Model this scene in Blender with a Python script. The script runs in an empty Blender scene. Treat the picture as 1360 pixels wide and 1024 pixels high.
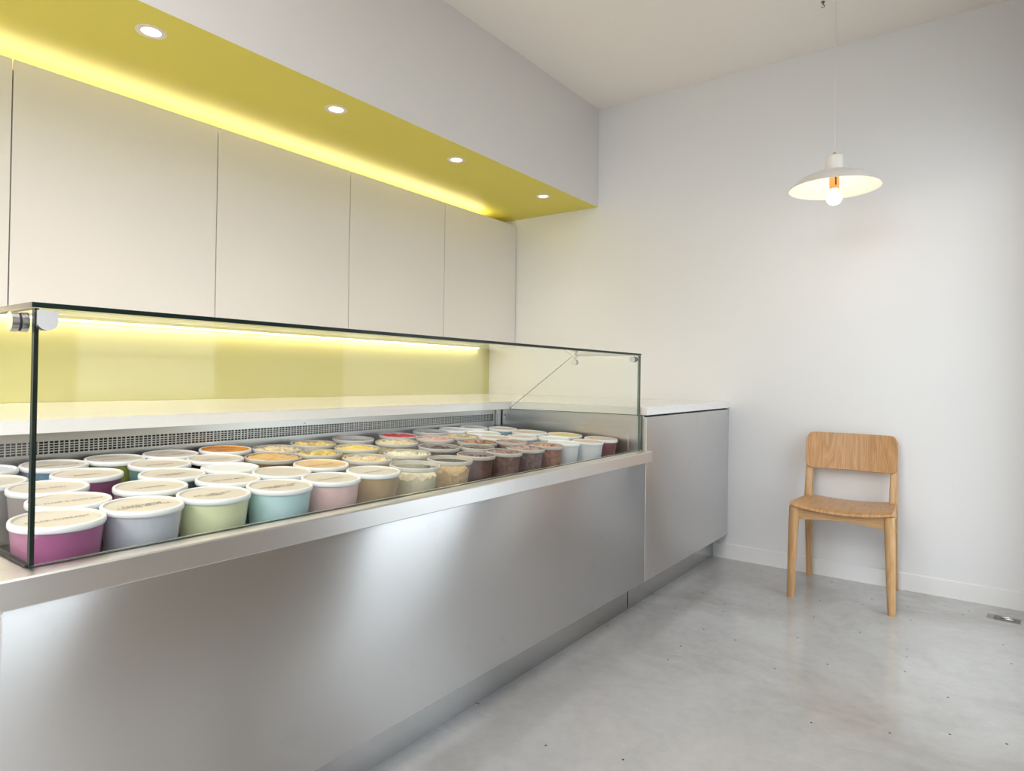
import bpy, bmesh, math, random
from mathutils import Vector, Matrix, noise
random.seed(7)
S = bpy.context.scene
COL = S.collection
R = math.radians
# ------------------------------------------------------------------ camera
cam = bpy.data.cameras.new('camera'); camo = bpy.data.objects.new('camera', cam); COL.objects.link(camo)
F_PX = 856.75; yaw, pitch, roll = R(36.419), R(0.554), R(0.795)
cam.sensor_width = 36.0; cam.lens = F_PX/1360*36; cam.shift_y = -19.65/1360; cam.shift_x = -2.2/1360
cam.clip_start = 0.02
fwd = Vector((-math.sin(yaw)*math.cos(pitch), math.cos(yaw)*math.cos(pitch), math.sin(pitch)))
rt = Vector((math.cos(yaw), math.sin(yaw), 0)); up = rt.cross(fwd)
r2 = rt*math.cos(roll) + up*math.sin(roll); u2 = -rt*math.sin(roll) + up*math.cos(roll)
camo.matrix_world = Matrix(((r2.x, u2.x, -fwd.x, 3.147), (r2.y, u2.y, -fwd.y, -3.935), (r2.z, u2.z, -fwd.z, 1.08), (0, 0, 0, 1)))
S.camera = camo
# ------------------------------------------------------------------ world, lights, exposure
w = bpy.data.worlds.new('World'); S.world = w; w.use_nodes = True
bg = w.node_tree.nodes['Background']; bg.inputs[0].default_value = (0.86, 0.93, 1.0, 1); bg.inputs[1].default_value = 2.3
S.view_settings.view_transform = 'Standard'; S.view_settings.look = 'None'
S.view_settings.gamma = 1.0; S.view_settings.use_curve_mapping = False
S.view_settings.exposure = 0.60
S.cycles.use_denoising = True
S.cycles.max_bounces = 10; S.cycles.diffuse_bounces = 5; S.cycles.glossy_bounces = 5
S.cycles.transmission_bounces = 6; S.cycles.transparent_max_bounces = 24
S.cycles.caustics_reflective = False; S.cycles.caustics_refractive = False
S.cycles.sample_clamp_indirect = 6.0
LED_TOP, LED_UNDER, BULB, DOWN = 12.0, 10.5, 22.0, 6.0
XR = 3.42      # right wall
YB = -7.4      # rear wall
WINS = [(-1.66, -0.26), (-4.50, -3.25), (-6.6, -5.0)]   # window openings in the right wall (y0, y1)
WZ0, WZ1 = 0.10, 2.42
SILL = {-1.66: .10, -4.50: .60, -6.6: .80}
def portal(loc, rot, sx, sy):
    l = bpy.data.lights.new('window_portal', 'AREA'); l.shape = 'RECTANGLE'; l.size = sx; l.size_y = sy
    l.cycles.is_portal = True
    o = bpy.data.objects.new('window_portal', l); o.location = loc; o.rotation_euler = rot; COL.objects.link(o)
for y0, y1 in WINS:
    portal((XR+.10, (y0+y1)/2, (SILL[y0]+WZ1)/2), (0, R(90), 0), WZ1-SILL[y0], y1-y0)
portal((1.9, YB-.1, 1.3), (R(90), 0, 0), 2.4, 2.3)
# invented fill lights above and behind the camera, added to brighten the room
for x_, y_, e_ in ((2.7, -3.9, 24), (2.4, -6.3, 84)):
    l = bpy.data.lights.new('ceiling_fill_light', 'AREA'); l.shape = 'RECTANGLE'; l.size = 2.0; l.size_y = 1.5; l.energy = e_; l.color = (1, .97, .95)
    o = bpy.data.objects.new('ceiling_fill_light', l); o.location = (x_, y_, 2.93); COL.objects.link(o)

# ------------------------------------------------------------------ materials
MATS = {}
def mat(name, color=(.8, .8, .8), rough=.5, metal=0., emit=None, estr=0., coat=0., spec=.5, bump=0., bscale=40., var=0., vscale=6., aniso=0., trans=0., sss=0.):
    if name in MATS: return MATS[name]
    m = bpy.data.materials.new(name); m.use_nodes = True; nt = m.node_tree; b = nt.nodes['Principled BSDF']
    b.inputs['Base Color'].default_value = (*color, 1); b.inputs['Roughness'].default_value = rough
    b.inputs['Metallic'].default_value = metal; b.inputs['Coat Weight'].default_value = coat
    b.inputs['Specular IOR Level'].default_value = spec
    if sss: b.inputs['Subsurface Weight'].default_value = sss; b.inputs['Subsurface Radius'].default_value = (.02, .015, .01); b.inputs['Subsurface Scale'].default_value = 1
    if emit: b.inputs['Emission Color'].default_value = (*emit, 1); b.inputs['Emission Strength'].default_value = estr
    if var or bump:
        tc = nt.nodes.new('ShaderNodeTexCoord')
    if var:
        n = nt.nodes.new('ShaderNodeTexNoise'); n.inputs['Scale'].default_value = vscale; n.inputs['Detail'].default_value = 5
        nt.links.new(tc.outputs['Object'], n.inputs['Vector'])
        r = nt.nodes.new('ShaderNodeValToRGB'); r.color_ramp.elements[0].position = .3; r.color_ramp.elements[1].position = .7
        r.color_ramp.elements[0].color = (*[c*(1-var) for c in color], 1); r.color_ramp.elements[1].color = (*[min(1, c*(1+var)) for c in color], 1)
        nt.links.new(n.outputs[0], r.inputs[0]); nt.links.new(r.outputs[0], b.inputs['Base Color'])
    if bump:
        n = nt.nodes.new('ShaderNodeTexNoise'); n.inputs['Scale'].default_value = bscale; n.inputs['Detail'].default_value = 3
        nt.links.new(tc.outputs['Object'], n.inputs['Vector'])
        bm_ = nt.nodes.new('ShaderNodeBump'); bm_.inputs['Strength'].default_value = bump; bm_.inputs['Distance'].default_value = .002
        nt.links.new(n.outputs[0], bm_.inputs['Height']); nt.links.new(bm_.outputs[0], b.inputs['Normal'])
    if aniso:
        t = nt.nodes.new('ShaderNodeTangent'); t.direction_type = 'RADIAL'; t.axis = 'Z'
        b.inputs['Anisotropic'].default_value = aniso; nt.links.new(t.outputs[0], b.inputs['Tangent'])
    MATS[name] = m; return m

def steel_mat(name, color, rough, aniso, rot=0.):
    m = mat(name, color, rough, 1.0, aniso=aniso); nt = m.node_tree; b = nt.nodes['Principled BSDF']
    b.inputs['Anisotropic Rotation'].default_value = rot
    tc = nt.nodes.new('ShaderNodeTexCoord')
    mp = nt.nodes.new('ShaderNodeMapping'); mp.inputs['Scale'].default_value = (.6, .6, 500)
    n = nt.nodes.new('ShaderNodeTexNoise'); n.inputs['Scale'].default_value = 3; n.inputs['Detail'].default_value = 4
    nt.links.new(tc.outputs['Object'], mp.inputs[0]); nt.links.new(mp.outputs[0], n.inputs['Vector'])
    n2 = nt.nodes.new('ShaderNodeTexNoise'); n2.inputs['Scale'].default_value = 5; n2.inputs['Detail'].default_value = 6
    nt.links.new(tc.outputs['Object'], n2.inputs['Vector'])
    ad = nt.nodes.new('ShaderNodeMath'); ad.operation = 'MULTIPLY_ADD'; ad.inputs[1].default_value = .012; ad.inputs[2].default_value = rough-.015
    nt.links.new(n.outputs[0], ad.inputs[0])
    ad2 = nt.nodes.new('ShaderNodeMath'); ad2.operation = 'MULTIPLY_ADD'; ad2.inputs[1].default_value = .018
    nt.links.new(n2.outputs[0], ad2.inputs[0]); nt.links.new(ad.outputs[0], ad2.inputs[2]); nt.links.new(ad2.outputs[0], b.inputs['Roughness'])
    # small smudges darken the sheet a little
    v = nt.nodes.new('ShaderNodeTexNoise'); v.inputs['Scale'].default_value = 11; v.inputs['Detail'].default_value = 5
    nt.links.new(tc.outputs['Object'], v.inputs['Vector'])
    r = nt.nodes.new('ShaderNodeValToRGB'); r.color_ramp.elements[0].position = .22; r.color_ramp.elements[1].position = .36
    r.color_ramp.elements[0].color = (*[c*.93 for c in color], 1); r.color_ramp.elements[1].color = (*color, 1)
    nt.links.new(v.outputs[0], r.inputs[0]); nt.links.new(r.outputs[0], b.inputs['Base Color'])
    return m

def pane_mat(name, tint, ior_f0=.04, graze=.96):
    """thin architectural glass: tinted see-through plus a Fresnel mirror"""
    m = bpy.data.materials.new(name); m.use_nodes = True; nt = m.node_tree; nt.nodes.clear()
    out = nt.nodes.new('ShaderNodeOutputMaterial'); mx = nt.nodes.new('ShaderNodeMixShader')
    tr = nt.nodes.new('ShaderNodeBsdfTransparent'); tr.inputs[0].default_value = (*tint, 1)
    gl = nt.nodes.new('ShaderNodeBsdfGlossy'); gl.inputs['Roughness'].default_value = .0; gl.inputs['Color'].default_value = (1, 1, 1, 1)
    ge = nt.nodes.new('ShaderNodeNewGeometry'); dt = nt.nodes.new('ShaderNodeVectorMath'); dt.operation = 'DOT_PRODUCT'
    nt.links.new(ge.outputs['Normal'], dt.inputs[0]); nt.links.new(ge.outputs['Incoming'], dt.inputs[1])
    def M(op, a, b_=None):
        x = nt.nodes.new('ShaderNodeMath'); x.operation = op
        for i, v in enumerate((a, b_)):
            if v is None: continue
            if isinstance(v, (int, float)): x.inputs[i].default_value = v
            else: nt.links.new(v, x.inputs[i])
        return x.outputs[0]
    c = M('ABSOLUTE', dt.outputs['Value']); p = M('POWER', M('SUBTRACT', 1., c), 5.)
    f = M('ADD', M('MULTIPLY', p, graze), ior_f0)
    nt.links.new(f, mx.inputs[0]); nt.links.new(tr.outputs[0], mx.inputs[1]); nt.links.new(gl.outputs[0], mx.inputs[2]); nt.links.new(mx.outputs[0], out.inputs[0])
    return m

def plastic_mat(name, color, clear):
    m = bpy.data.materials.new(name); m.use_nodes = True; nt = m.node_tree; b = nt.nodes['Principled BSDF']; out = nt.nodes['Material Output']
    b.inputs['Base Color'].default_value = (*color, 1); b.inputs['Roughness'].default_value = .08
    tr = nt.nodes.new('ShaderNodeBsdfTransparent'); tr.inputs[0].default_value = (*[.86+.13*c for c in color], 1)
    mx = nt.nodes.new('ShaderNodeMixShader'); mx.inputs[0].default_value = clear
    nt.links.new(b.outputs[0], mx.inputs[1]); nt.links.new(tr.outputs[0], mx.inputs[2]); nt.links.new(mx.outputs[0], out.inputs[0])
    return m

M_WALL = mat('wall_paint', (.80, .80, .81), .36, spec=.5, bump=.05, bscale=120)
M_CEIL = mat('ceiling_paint', (.89, .84, .79), .6)
M_BASE = mat('baseboard_paint', (.84, .84, .84), .35)
M_YEL = mat('yellow_paint', (.66, .585, .085), .5)
M_SPL = mat('yellow_splash_glass', (.60, .57, .275), .05)
M_CAB = mat('cabinet_laminate', (.765, .73, .70), .38, bump=.02)
M_DARK = mat('dark_gap', (.03, .03, .03), .7)
M_TOP = mat('white_quartz', (.86, .85, .84), .18, var=.02, vscale=60)
M_ST = steel_mat('brushed_steel', (.68, .68, .685), .31, .93, .25)
M_ST2 = steel_mat('polished_steel_rail', (.80, .79, .785), .36, .7, .25)
M_STK = steel_mat('kick_steel_shaded', (.52, .52, .525), .24, .6, .25)  # darker than the other steel, shade of the recess put into its colour
M_ST3 = mat('liner_steel', (.62, .62, .62), .28, 1.0)
M_CHR = mat('satin_chrome', (.50, .50, .51), .25, 1.0)
M_RUB = mat('black_rubber', (.015, .015, .015), .5)
M_GL = pane_mat('case_glass', (.99, .996, .984), .014, .32)
M_GLT = pane_mat('case_top_glass', (.985, .995, .975), .03, .75)
M_GLW = pane_mat('window_glass', (.97, .98, .97))
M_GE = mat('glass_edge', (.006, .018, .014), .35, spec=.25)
M_GEL = mat('glass_edge_lit', (.10, .16, .11), .15)  # lit copy of the glass edge, its brightness put into the colour
M_GEB = mat('glass_edge_reflection', (.075, .055, .035), .2)  # brown reflection along the pane's end, put into the edge colour
M_FRAME = mat('window_frame_paint', (.13, .09, .06), .4)
M_LIDW = mat('lid_white_plastic', (.86, .87, .89), .3, sss=.1)
M_LIDC = mat('lid_cream_film', (.67, .61, .53), .4)
M_PLATE = mat('clamp_plate', (.74, .74, .75), .45, .7)
M_INK = mat('ink', (.22, .19, .17), .6)
M_PEND = mat('pendant_enamel', (.86, .83, .79), .35)
M_COP = mat('copper_socket', (.80, .42, .16), .25, 1.0)
M_BRA = mat('brass', (.52, .38, .16), .3, 1.0)
M_BULB = mat('bulb_glow', (1, 1, 1), .3, emit=(1, .72, .50), estr=BULB)
M_LED1 = mat('led_top', (1, 1, 1), .3, emit=(1, .90, .70), estr=LED_TOP)
M_LED2 = mat('led_under', (1, 1, 1), .3, emit=(1, .88, .60), estr=LED_UNDER)
M_DOWN = mat('downlight_lens', (1, 1, 1), .3, emit=(1, .92, .82), estr=DOWN)
M_TRIM = mat('downlight_trim', (.74, .67, .60), .4)
M_CORD = mat('white_cord', (.75, .74, .72), .5)

def concrete():
    m = bpy.data.materials.new('polished_concrete'); m.use_nodes = True; nt = m.node_tree; b = nt.nodes['Principled BSDF']
    tc = nt.nodes.new('ShaderNodeTexCoord')
    def N(scale, det, vec=None, rough=.55, dist=0.):
        n = nt.nodes.new('ShaderNodeTexNoise'); n.inputs['Scale'].default_value = scale; n.inputs['Detail'].default_value = det
        n.inputs['Roughness'].default_value = rough; n.inputs['Distortion'].default_value = dist
        nt.links.new(vec or tc.outputs['Object'], n.inputs['Vector']); return n.outputs[0]
    def ramp(x, stops):
        r = nt.nodes.new('ShaderNodeValToRGB'); e = r.color_ramp.elements
        e[0].position, e[0].color = stops[0][0], (*stops[0][1], 1); e[1].position, e[1].color = stops[-1][0], (*stops[-1][1], 1)
        for p, c in stops[1:-1]:
            k = e.new(p); k.color = (*c, 1)
        nt.links.new(x, r.inputs[0]); return r.outputs[0]
    def mix(mode, f, a, c):
        x = nt.nodes.new('ShaderNodeMix'); x.data_type = 'RGBA'; x.blend_type = mode
        if isinstance(f, float): x.inputs['Factor'].default_value = f
        else: nt.links.new(f, x.inputs['Factor'])
        nt.links.new(a, x.inputs['A']); nt.links.new(c, x.inputs['B']); return x.outputs['Result']
    big = ramp(N(1.6, 8, rough=.6, dist=.6), [(.3, (.385, .375, .36)), (.5, (.475, .47, .465)), (.7, (.555, .55, .545))])
    fine = ramp(N(22, 8, rough=.7), [(.3, (.85, .85, .85)), (.6, (1, 1, 1))])
    c = mix('MULTIPLY', .6, big, fine)
    mp = nt.nodes.new('ShaderNodeMapping'); mp.inputs['Rotation'].default_value = (0, 0, R(35)); mp.inputs['Scale'].default_value = (1, 5, 1)
    nt.links.new(tc.outputs['Object'], mp.inputs[0])
    st = ramp(N(3.2, 7, mp.outputs[0], .65, 1.2), [(.60, (0, 0, 0)), (.72, (1, 1, 1))])
    lc = nt.nodes.new('ShaderNodeRGB'); lc.outputs[0].default_value = (.60, .59, .57, 1)
    bw = nt.nodes.new('ShaderNodeRGBToBW'); nt.links.new(st, bw.inputs[0])
    hf = nt.nodes.new('ShaderNodeMath'); hf.operation = 'MULTIPLY'; hf.inputs[1].default_value = .45; nt.links.new(bw.outputs[0], hf.inputs[0])
    c = mix('MIX', hf.outputs[0], c, lc.outputs[0])
    # tiny pits
    vo = nt.nodes.new('ShaderNodeTexVoronoi'); vo.voronoi_dimensions = '2D'; vo.inputs['Scale'].default_value = 5.5; nt.links.new(tc.outputs['Object'], vo.inputs['Vector'])
    lt = nt.nodes.new('ShaderNodeMath'); lt.operation = 'LESS_THAN'; lt.inputs[1].default_value = .021; nt.links.new(vo.outputs['Distance'], lt.inputs[0])
    dk = nt.nodes.new('ShaderNodeRGB'); dk.outputs[0].default_value = (.07, .06, .05, 1)
    wn = nt.nodes.new('ShaderNodeMath'); wn.operation = 'GREATER_THAN'; wn.inputs[1].default_value = .55
    sx = nt.nodes.new('ShaderNodeSeparateColor'); nt.links.new(vo.outputs['Color'], sx.inputs[0]); nt.links.new(sx.outputs[0], wn.inputs[0])
    mm = nt.nodes.new('ShaderNodeMath'); mm.operation = 'MULTIPLY'; nt.links.new(lt.outputs[0], mm.inputs[0]); nt.links.new(wn.outputs[0], mm.inputs[1])
    c = mix('MIX', mm.outputs[0], c, dk.outputs[0])
    nt.links.new(c, b.inputs['Base Color'])
    rr = nt.nodes.new('ShaderNodeMapRange'); rr.inputs[3].default_value = .07; rr.inputs[4].default_value = .20
    nt.links.new(N(2.5, 6), rr.inputs[0]); nt.links.new(rr.outputs[0], b.inputs['Roughness'])
    bp = nt.nodes.new('ShaderNodeBump'); bp.inputs['Strength'].default_value = .06; bp.inputs['Distance'].default_value = .004
    nt.links.new(N(6, 4), bp.inputs['Height']); nt.links.new(bp.outputs[0], b.inputs['Normal'])
    return m
M_FLOOR = concrete()

def wood_mat(name, c1, c2, c3, vertical=True):
    m = bpy.data.materials.new(name); m.use_nodes = True; nt = m.node_tree; b = nt.nodes['Principled BSDF']
    tc = nt.nodes.new('ShaderNodeTexCoord'); mp = nt.nodes.new('ShaderNodeMapping')
    mp.inputs['Scale'].default_value = (1, .12, .12) if vertical else (1, .12, 1)
    mp.inputs['Location'].default_value = (.11, .3, .2)
    nt.links.new(tc.outputs['Object'], mp.inputs[0])
    n = nt.nodes.new('ShaderNodeTexNoise'); n.inputs['Scale'].default_value = 9; n.inputs['Detail'].default_value = 2; n.inputs['Distortion'].default_value = .5
    nt.links.new(mp.outputs[0], n.inputs['Vector'])
    mu = nt.nodes.new('ShaderNodeMath'); mu.operation = 'MULTIPLY'; mu.inputs[1].default_value = 14; nt.links.new(n.outputs[0], mu.inputs[0])
    fr = nt.nodes.new('ShaderNodeMath'); fr.operation = 'FRACT'; nt.links.new(mu.outputs[0], fr.inputs[0])
    r = nt.nodes.new('ShaderNodeValToRGB'); e = r.color_ramp.elements
    e[0].position = 0; e[0].color = (*c1, 1); e[1].position = 1; e[1].color = (*c2, 1); k = e.new(.75); k.color = (*[(a+d)/2 for a, d in zip(c1, c3)], 1); k = e.new(.35); k.color = (*c2, 1)
    nt.links.new(fr.outputs[0], r.inputs[0])
    n2 = nt.nodes.new('ShaderNodeTexNoise'); n2.inputs['Scale'].default_value = 150; n2.inputs['Detail'].default_value = 3
    mp2 = nt.nodes.new('ShaderNodeMapping'); mp2.inputs['Scale'].default_value = (1, .04, .04) if vertical else (1, .04, 1)
    nt.links.new(tc.outputs['Object'], mp2.inputs[0]); nt.links.new(mp2.outputs[0], n2.inputs['Vector'])
    r2_ = nt.nodes.new('ShaderNodeValToRGB'); r2_.color_ramp.elements[0].color = (.72, .68, .62, 1); r2_.color_ramp.elements[0].position = .3; r2_.color_ramp.elements[1].position = .6
    nt.links.new(n2.outputs[0], r2_.inputs[0])
    mx = nt.nodes.new('ShaderNodeMix'); mx.data_type = 'RGBA'; mx.blend_type = 'MULTIPLY'; mx.inputs['Factor'].default_value = .7
    nt.links.new(r.outputs[0], mx.inputs['A']); nt.links.new(r2_.outputs[0], mx.inputs['B']); nt.links.new(mx.outputs['Result'], b.inputs['Base Color'])
    b.inputs['Roughness'].default_value = .36
    return m
M_OAK = wood_mat('oak_veneer', (.53, .285, .115), (.61, .35, .16), (.42, .215, .08))
def M_oak3():
    m = wood_mat('oak_rail', (.52, .30, .13), (.60, .37, .18), (.45, .25, .10))
    for n in m.node_tree.nodes:
        if n.type == 'MAPPING': n.inputs['Scale'].default_value = (.06, .06, 1)
    return m
M_OAK3 = M_oak3()
M_OAK2 = wood_mat('oak_solid', (.56, .33, .15), (.62, .385, .19), (.48, .27, .11))

# ------------------------------------------------------------------ helpers
def box(bm, x0, x1, y0, y1, z0, z1, mi=0, bev=0.):
    vs = [bm.verts.new((x, y, z)) for z in (z0, z1) for y in (y0, y1) for x in (x0, x1)]
    fs = [bm.faces.new([vs[i] for i in q]) for q in ((0, 2, 3, 1), (4, 5, 7, 6), (0, 1, 5, 4), (2, 6, 7, 3), (0, 4, 6, 2), (1, 3, 7, 5))]
    for f in fs: f.material_index = mi
    if bev:
        bmesh.ops.bevel(bm, geom=list({e for f in fs for e in f.edges}), offset=bev, segments=2, affect='EDGES', profile=.5)
    return fs
def poly_x(bm, pts, x0, x1, mi=0, edge_mi=None):
    """extrude a y,z outline along x"""
    a = [bm.verts.new((x0, y, z)) for y, z in pts]; b = [bm.verts.new((x1, y, z)) for y, z in pts]
    bm.faces.new(a[::-1]).material_index = mi; bm.faces.new(b).material_index = mi
    for i in range(len(a)):
        j = (i+1) % len(a); bm.faces.new((a[i], a[j], b[j], b[i])).material_index = mi if edge_mi is None else edge_mi
def poly_y(bm, pts, y0, y1, mi=0, edge_mi=None):
    """extrude an x,z outline along y"""
    a = [bm.verts.new((x, y0, z)) for x, z in pts]; b = [bm.verts.new((x, y1, z)) for x, z in pts]
    bm.faces.new(a).material_index = mi; bm.faces.new(b[::-1]).material_index = mi
    for i in range(len(a)):
        j = (i+1) % len(a); bm.faces.new((a[j], a[i], b[i], b[j])).material_index = mi if edge_mi is None else edge_mi
def lathe(bm, prof, seg=40, mis=None, center=(0, 0), closed=False):
    rings = []
    for r, z in prof:
        if r < 1e-6: rings.append([bm.verts.new((center[0], center[1], z))])
        else: rings.append([bm.verts.new((center[0]+r*math.cos(2*math.pi*i/seg), center[1]+r*math.sin(2*math.pi*i/seg), z)) for i in range(seg)])
    pairs = list(zip(rings, rings[1:])) + ([(rings[-1], rings[0])] if closed else [])
    for k, (a, b) in enumerate(pairs):
        for i in range(seg):
            j = (i+1) % seg
            if len(a) == 1 and len(b) == 1: continue
            if len(a) == 1: f = bm.faces.new((a[0], b[i], b[j]))
            elif len(b) == 1: f = bm.faces.new((a[i], a[j], b[0]))
            else: f = bm.faces.new((a[i], a[j], b[j], b[i]))
            if mis: f.material_index = mis[k]
def cyl(bm, p0, p1, r, seg=20, mi=0, r1=None):
    p0, p1 = Vector(p0), Vector(p1); d = (p1-p0).normalized(); a = d.orthogonal().normalized(); b = d.cross(a); r1 = r if r1 is None else r1
    A = [bm.verts.new(p0+(a*math.cos(2*math.pi*i/seg)+b*math.sin(2*math.pi*i/seg))*r) for i in range(seg)]
    B = [bm.verts.new(p1+(a*math.cos(2*math.pi*i/seg)+b*math.sin(2*math.pi*i/seg))*r1) for i in range(seg)]
    bm.faces.new(A[::-1]).material_index = mi; bm.faces.new(B).material_index = mi
    for i in range(seg): bm.faces.new((A[i], A[(i+1) % seg], B[(i+1) % seg], B[i])).material_index = mi
def obj(name, bm, mats, parent=None, smooth=False, recalc=True):
    if recalc: bmesh.ops.recalc_face_normals(bm, faces=bm.faces)
    me = bpy.data.meshes.new(name); bm.to_mesh(me); bm.free()
    for m in (mats if isinstance(mats, (list, tuple)) else [mats]): me.materials.append(m)
    if smooth:
        me.polygons.foreach_set('use_smooth', [True]*len(me.polygons))
        try: me.set_sharp_from_angle(angle=R(38))
        except Exception: pass
    o = bpy.data.objects.new(name, me); COL.objects.link(o)
    if parent: o.parent = parent
    return o
def tag(o, label, cat, group=None, kind=None):
    if label: o['label'] = label
    if cat: o['category'] = cat
    if group: o['group'] = group
    if kind: o['kind'] = kind
    return o
def thing(name, label, cat, loc=(0, 0, 0), rz=0, group=None):
    o = bpy.data.objects.new(name, None); o.location = loc; o.rotation_euler = (0, 0, rz); o.empty_display_size = .1; COL.objects.link(o)
    return tag(o, label, cat, group)
def struct(name, bm, m, label=None):
    o = obj(name, bm, m); o['kind'] = 'structure'
    if label: o['label'] = label
    return o
NB = bmesh.new

# ------------------------------------------------------------------ measured planes
ZC = 2.948; XP = 1.8735; XK = 1.790; YE = -1.171; ZW = .9483; ZWB = .9112; XW = 1.8795; XWB = 1.1006
ZR, ZRB, XRL = .7467, .6984, 1.9009; XG = 1.848; ZGT = 1.196; YG = -3.540; YEND = -3.598
ZS, XS = 2.268, .950; XC = .2546; ZCT, ZCB = 2.224, 1.296
# ------------------------------------------------------------------ the setting
b = NB(); box(b, -.1, XR+.1, YB-.1, .1, -.08, 0); struct('floor', b, M_FLOOR)
b = NB(); box(b, -.1, XR+.1, YB-.1, .1, ZC, ZC+.08); struct('ceiling', b, M_CEIL)
b = NB(); box(b, -.1, 0, YB-.1, 0, 0, ZC); struct('wall_left', b, M_WALL)
b = NB(); box(b, -.1, XR+.1, 0, .1, 0, ZC); struct('wall_back', b, M_WALL)
b = NB()
ys = [YB-.1] + [v for w_ in sorted(WINS) for v in w_] + [0]
for i in range(0, len(ys), 2): box(b, XR, XR+.1, ys[i], ys[i+1], 0, ZC)
for y0, y1 in WINS: box(b, XR, XR+.1, y0, y1, 0, SILL[y0]); box(b, XR, XR+.1, y0, y1, WZ1, ZC)
struct('wall_right', b, mat('storefront_pier', (.30, .26, .23), .5))
b = NB(); box(b, 0, .7, YB-.1, YB, 0, ZC); box(b, 3.1, XR, YB-.1, YB, 0, ZC); box(b, .7, 3.1, YB-.1, YB, 0, .1); box(b, .7, 3.1, YB-.1, YB, 2.45, ZC); struct('wall_front', b, M_WALL)
def window(name, axis, lo, hi, z0, z1):
    f = NB(); t = .045
    def bx(a0, a1, c0, c1):
        if axis == 'x': box(f, XR+.005, XR+.075, a0, a1, c0, c1)
        else: box(f, a0, a1, YB-.075, YB-.005, c0, c1)
    bx(lo, lo+t, z0, z1); bx(hi-t, hi, z0, z1); bx(lo+t, hi-t, z0, z0+t); bx(lo+t, hi-t, z1-t, z1)
    bx(lo+t, hi-t, z0+(z1-z0)*.80, z0+(z1-z0)*.80+.035)
    o = struct(name, f, M_FRAME)
    g = NB()
    if axis == 'x': box(g, XR+.036, XR+.042, lo+t, hi-t, z0+t, z1-t)
    else: box(g, lo+t, hi-t, YB-.042, YB-.036, z0+t, z1-t)
    obj('window_glass', g, M_GLW, o)
for i, (y0, y1) in enumerate(WINS): window('window_%d' % (i+1), 'x', y0, y1, SILL[y0], WZ1)
window('window_4', 'y', .7, 3.1, .1, 2.45)
b = NB(); box(b, -14, 18, -22, 12, -.2, -.12); o = struct('ground', b, mat('pavement', (.5, .5, .49), .8))
b = NB(); poly_x(b, [(-.012, 0), (-.001, 0), (-.001, .089), (-.009, .089), (-.012, .085)], XK-.06, XR-.002); struct('baseboard_back', b, M_BASE)

# bulkhead over the cabinets: white front, yellow underside with round openings for the downlights
SPY = [-.433, -1.29, -2.10, -2.893, -3.70, -4.5]
SPX = .785
b = NB()
e = []
def loop(bm, pts):
    v = [bm.verts.new(p) for p in pts]; return [bm.edges.new((v[i], v[(i+1) % len(v)])) for i in range(len(v))]
e += loop(b, [(0.001, YB, ZS), (XS, YB, ZS), (XS, -.0005, ZS), (0.001, -.0005, ZS)])
for y in SPY: e += loop(b, [(SPX+.040*math.cos(a*math.pi/16), y+.040*math.sin(a*math.pi/16), ZS) for a in range(32)])
bmesh.ops.triangle_fill(b, use_beauty=True, use_dissolve=False, edges=e)
for f in b.faces: f.material_index = 1
v = [b.verts.new(p) for p in ((XS, YB, ZS), (XS, -.0005, ZS), (XS, -.0005, ZC), (XS, YB, ZC))]; b.faces.new(v)
bm_o = struct('trim_1', b, [mat('bulkhead_paint', (.74, .72, .70), .5), M_YEL], 'white bulkhead below the ceiling with a yellow painted underside')

def downlight(y, label):
    t = thing('recessed_downlight', label, 'downlight', (SPX, y, ZS), 0, 'recessed downlights in the yellow bulkhead')
    b = NB(); lathe(b, [(.0318, .004), (.0322, -.002), (.036, -.0038), (.0485, -.0025), (.0498, 0), (.038, .001)], 40, closed=True); obj('trim_ring', b, M_TRIM, t, True)
    b = NB(); lathe(b, [(.0316, .0), (.030, .012), (.023, .034), (.020, .040), (.0215, .041), (.0325, .012), (.0335, .001)], 40, closed=True); obj('reflector_bowl', b, mat('bowl_white_glow', (.9, .88, .85), .3, emit=(1, .9, .8), estr=.45), t, True)  # bowl given a glow of its own for the lens light it reflects
    b = NB(); lathe(b, [(0, .036), (.0225, .036), (.0225, .0395), (0, .0395)], 32); obj('lamp_lens', b, M_DOWN, t, True)
    l = bpy.data.lights.new('downlight_beam', 'SPOT'); l.energy = 4; l.color = (1, .86, .72); l.spot_size = R(95); l.spot_blend = .8; l.shadow_soft_size = .02
    o = bpy.data.objects.new('downlight_beam', l); o.location = (SPX, y, ZS-.006); COL.objects.link(o)
for y, l in zip(SPY, ['white recessed downlight farthest along the yellow underside, nearest the end wall',
                      'white recessed downlight second from the end wall in the yellow underside',
                      'white recessed downlight third from the end wall in the yellow underside',
                      'largest-looking white recessed downlight, nearest the viewer above the tall left cabinet doors',
                      'recessed downlight outside the picture to the left, beyond the nearest one',
                      'recessed downlight outside the picture, farthest from the end wall']):
    downlight(y, l)

# ------------------------------------------------------------------ wall cabinets
seams = [-.004, -.799, -1.581, -2.3535, -3.137, -3.915, -4.69]
clab = ['narrowest-looking cream wall cabinet, touching the white end wall', 'cream wall cabinet second from the end wall',
        'cream wall cabinet third from the end wall', 'widest-looking cream wall cabinet above the left of the glass case',
        'cream wall cabinet cut off by the left edge of the picture', 'cream wall cabinet outside the picture on the left']
for i in range(6):
    y1, y0 = seams[i]-.0, seams[i+1]
    t = thing('wall_cabinet', clab[i], 'cabinet', (0, (y0+y1)/2, ZCB), 0, 'cream flat-fronted wall cabinets in a row')
    hw = (y1-y0)/2; H = ZCT-ZCB
    b = NB(); box(b, .001, XC-.021, -hw+.0005, hw-.0005, .0, H-.030); obj('carcass', b, M_CAB, t)
    b = NB(); box(b, XC-.019, XC, -hw+.0022, hw-.0022, -.001, H, bev=.0012); obj('door', b, M_CAB, t)
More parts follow.
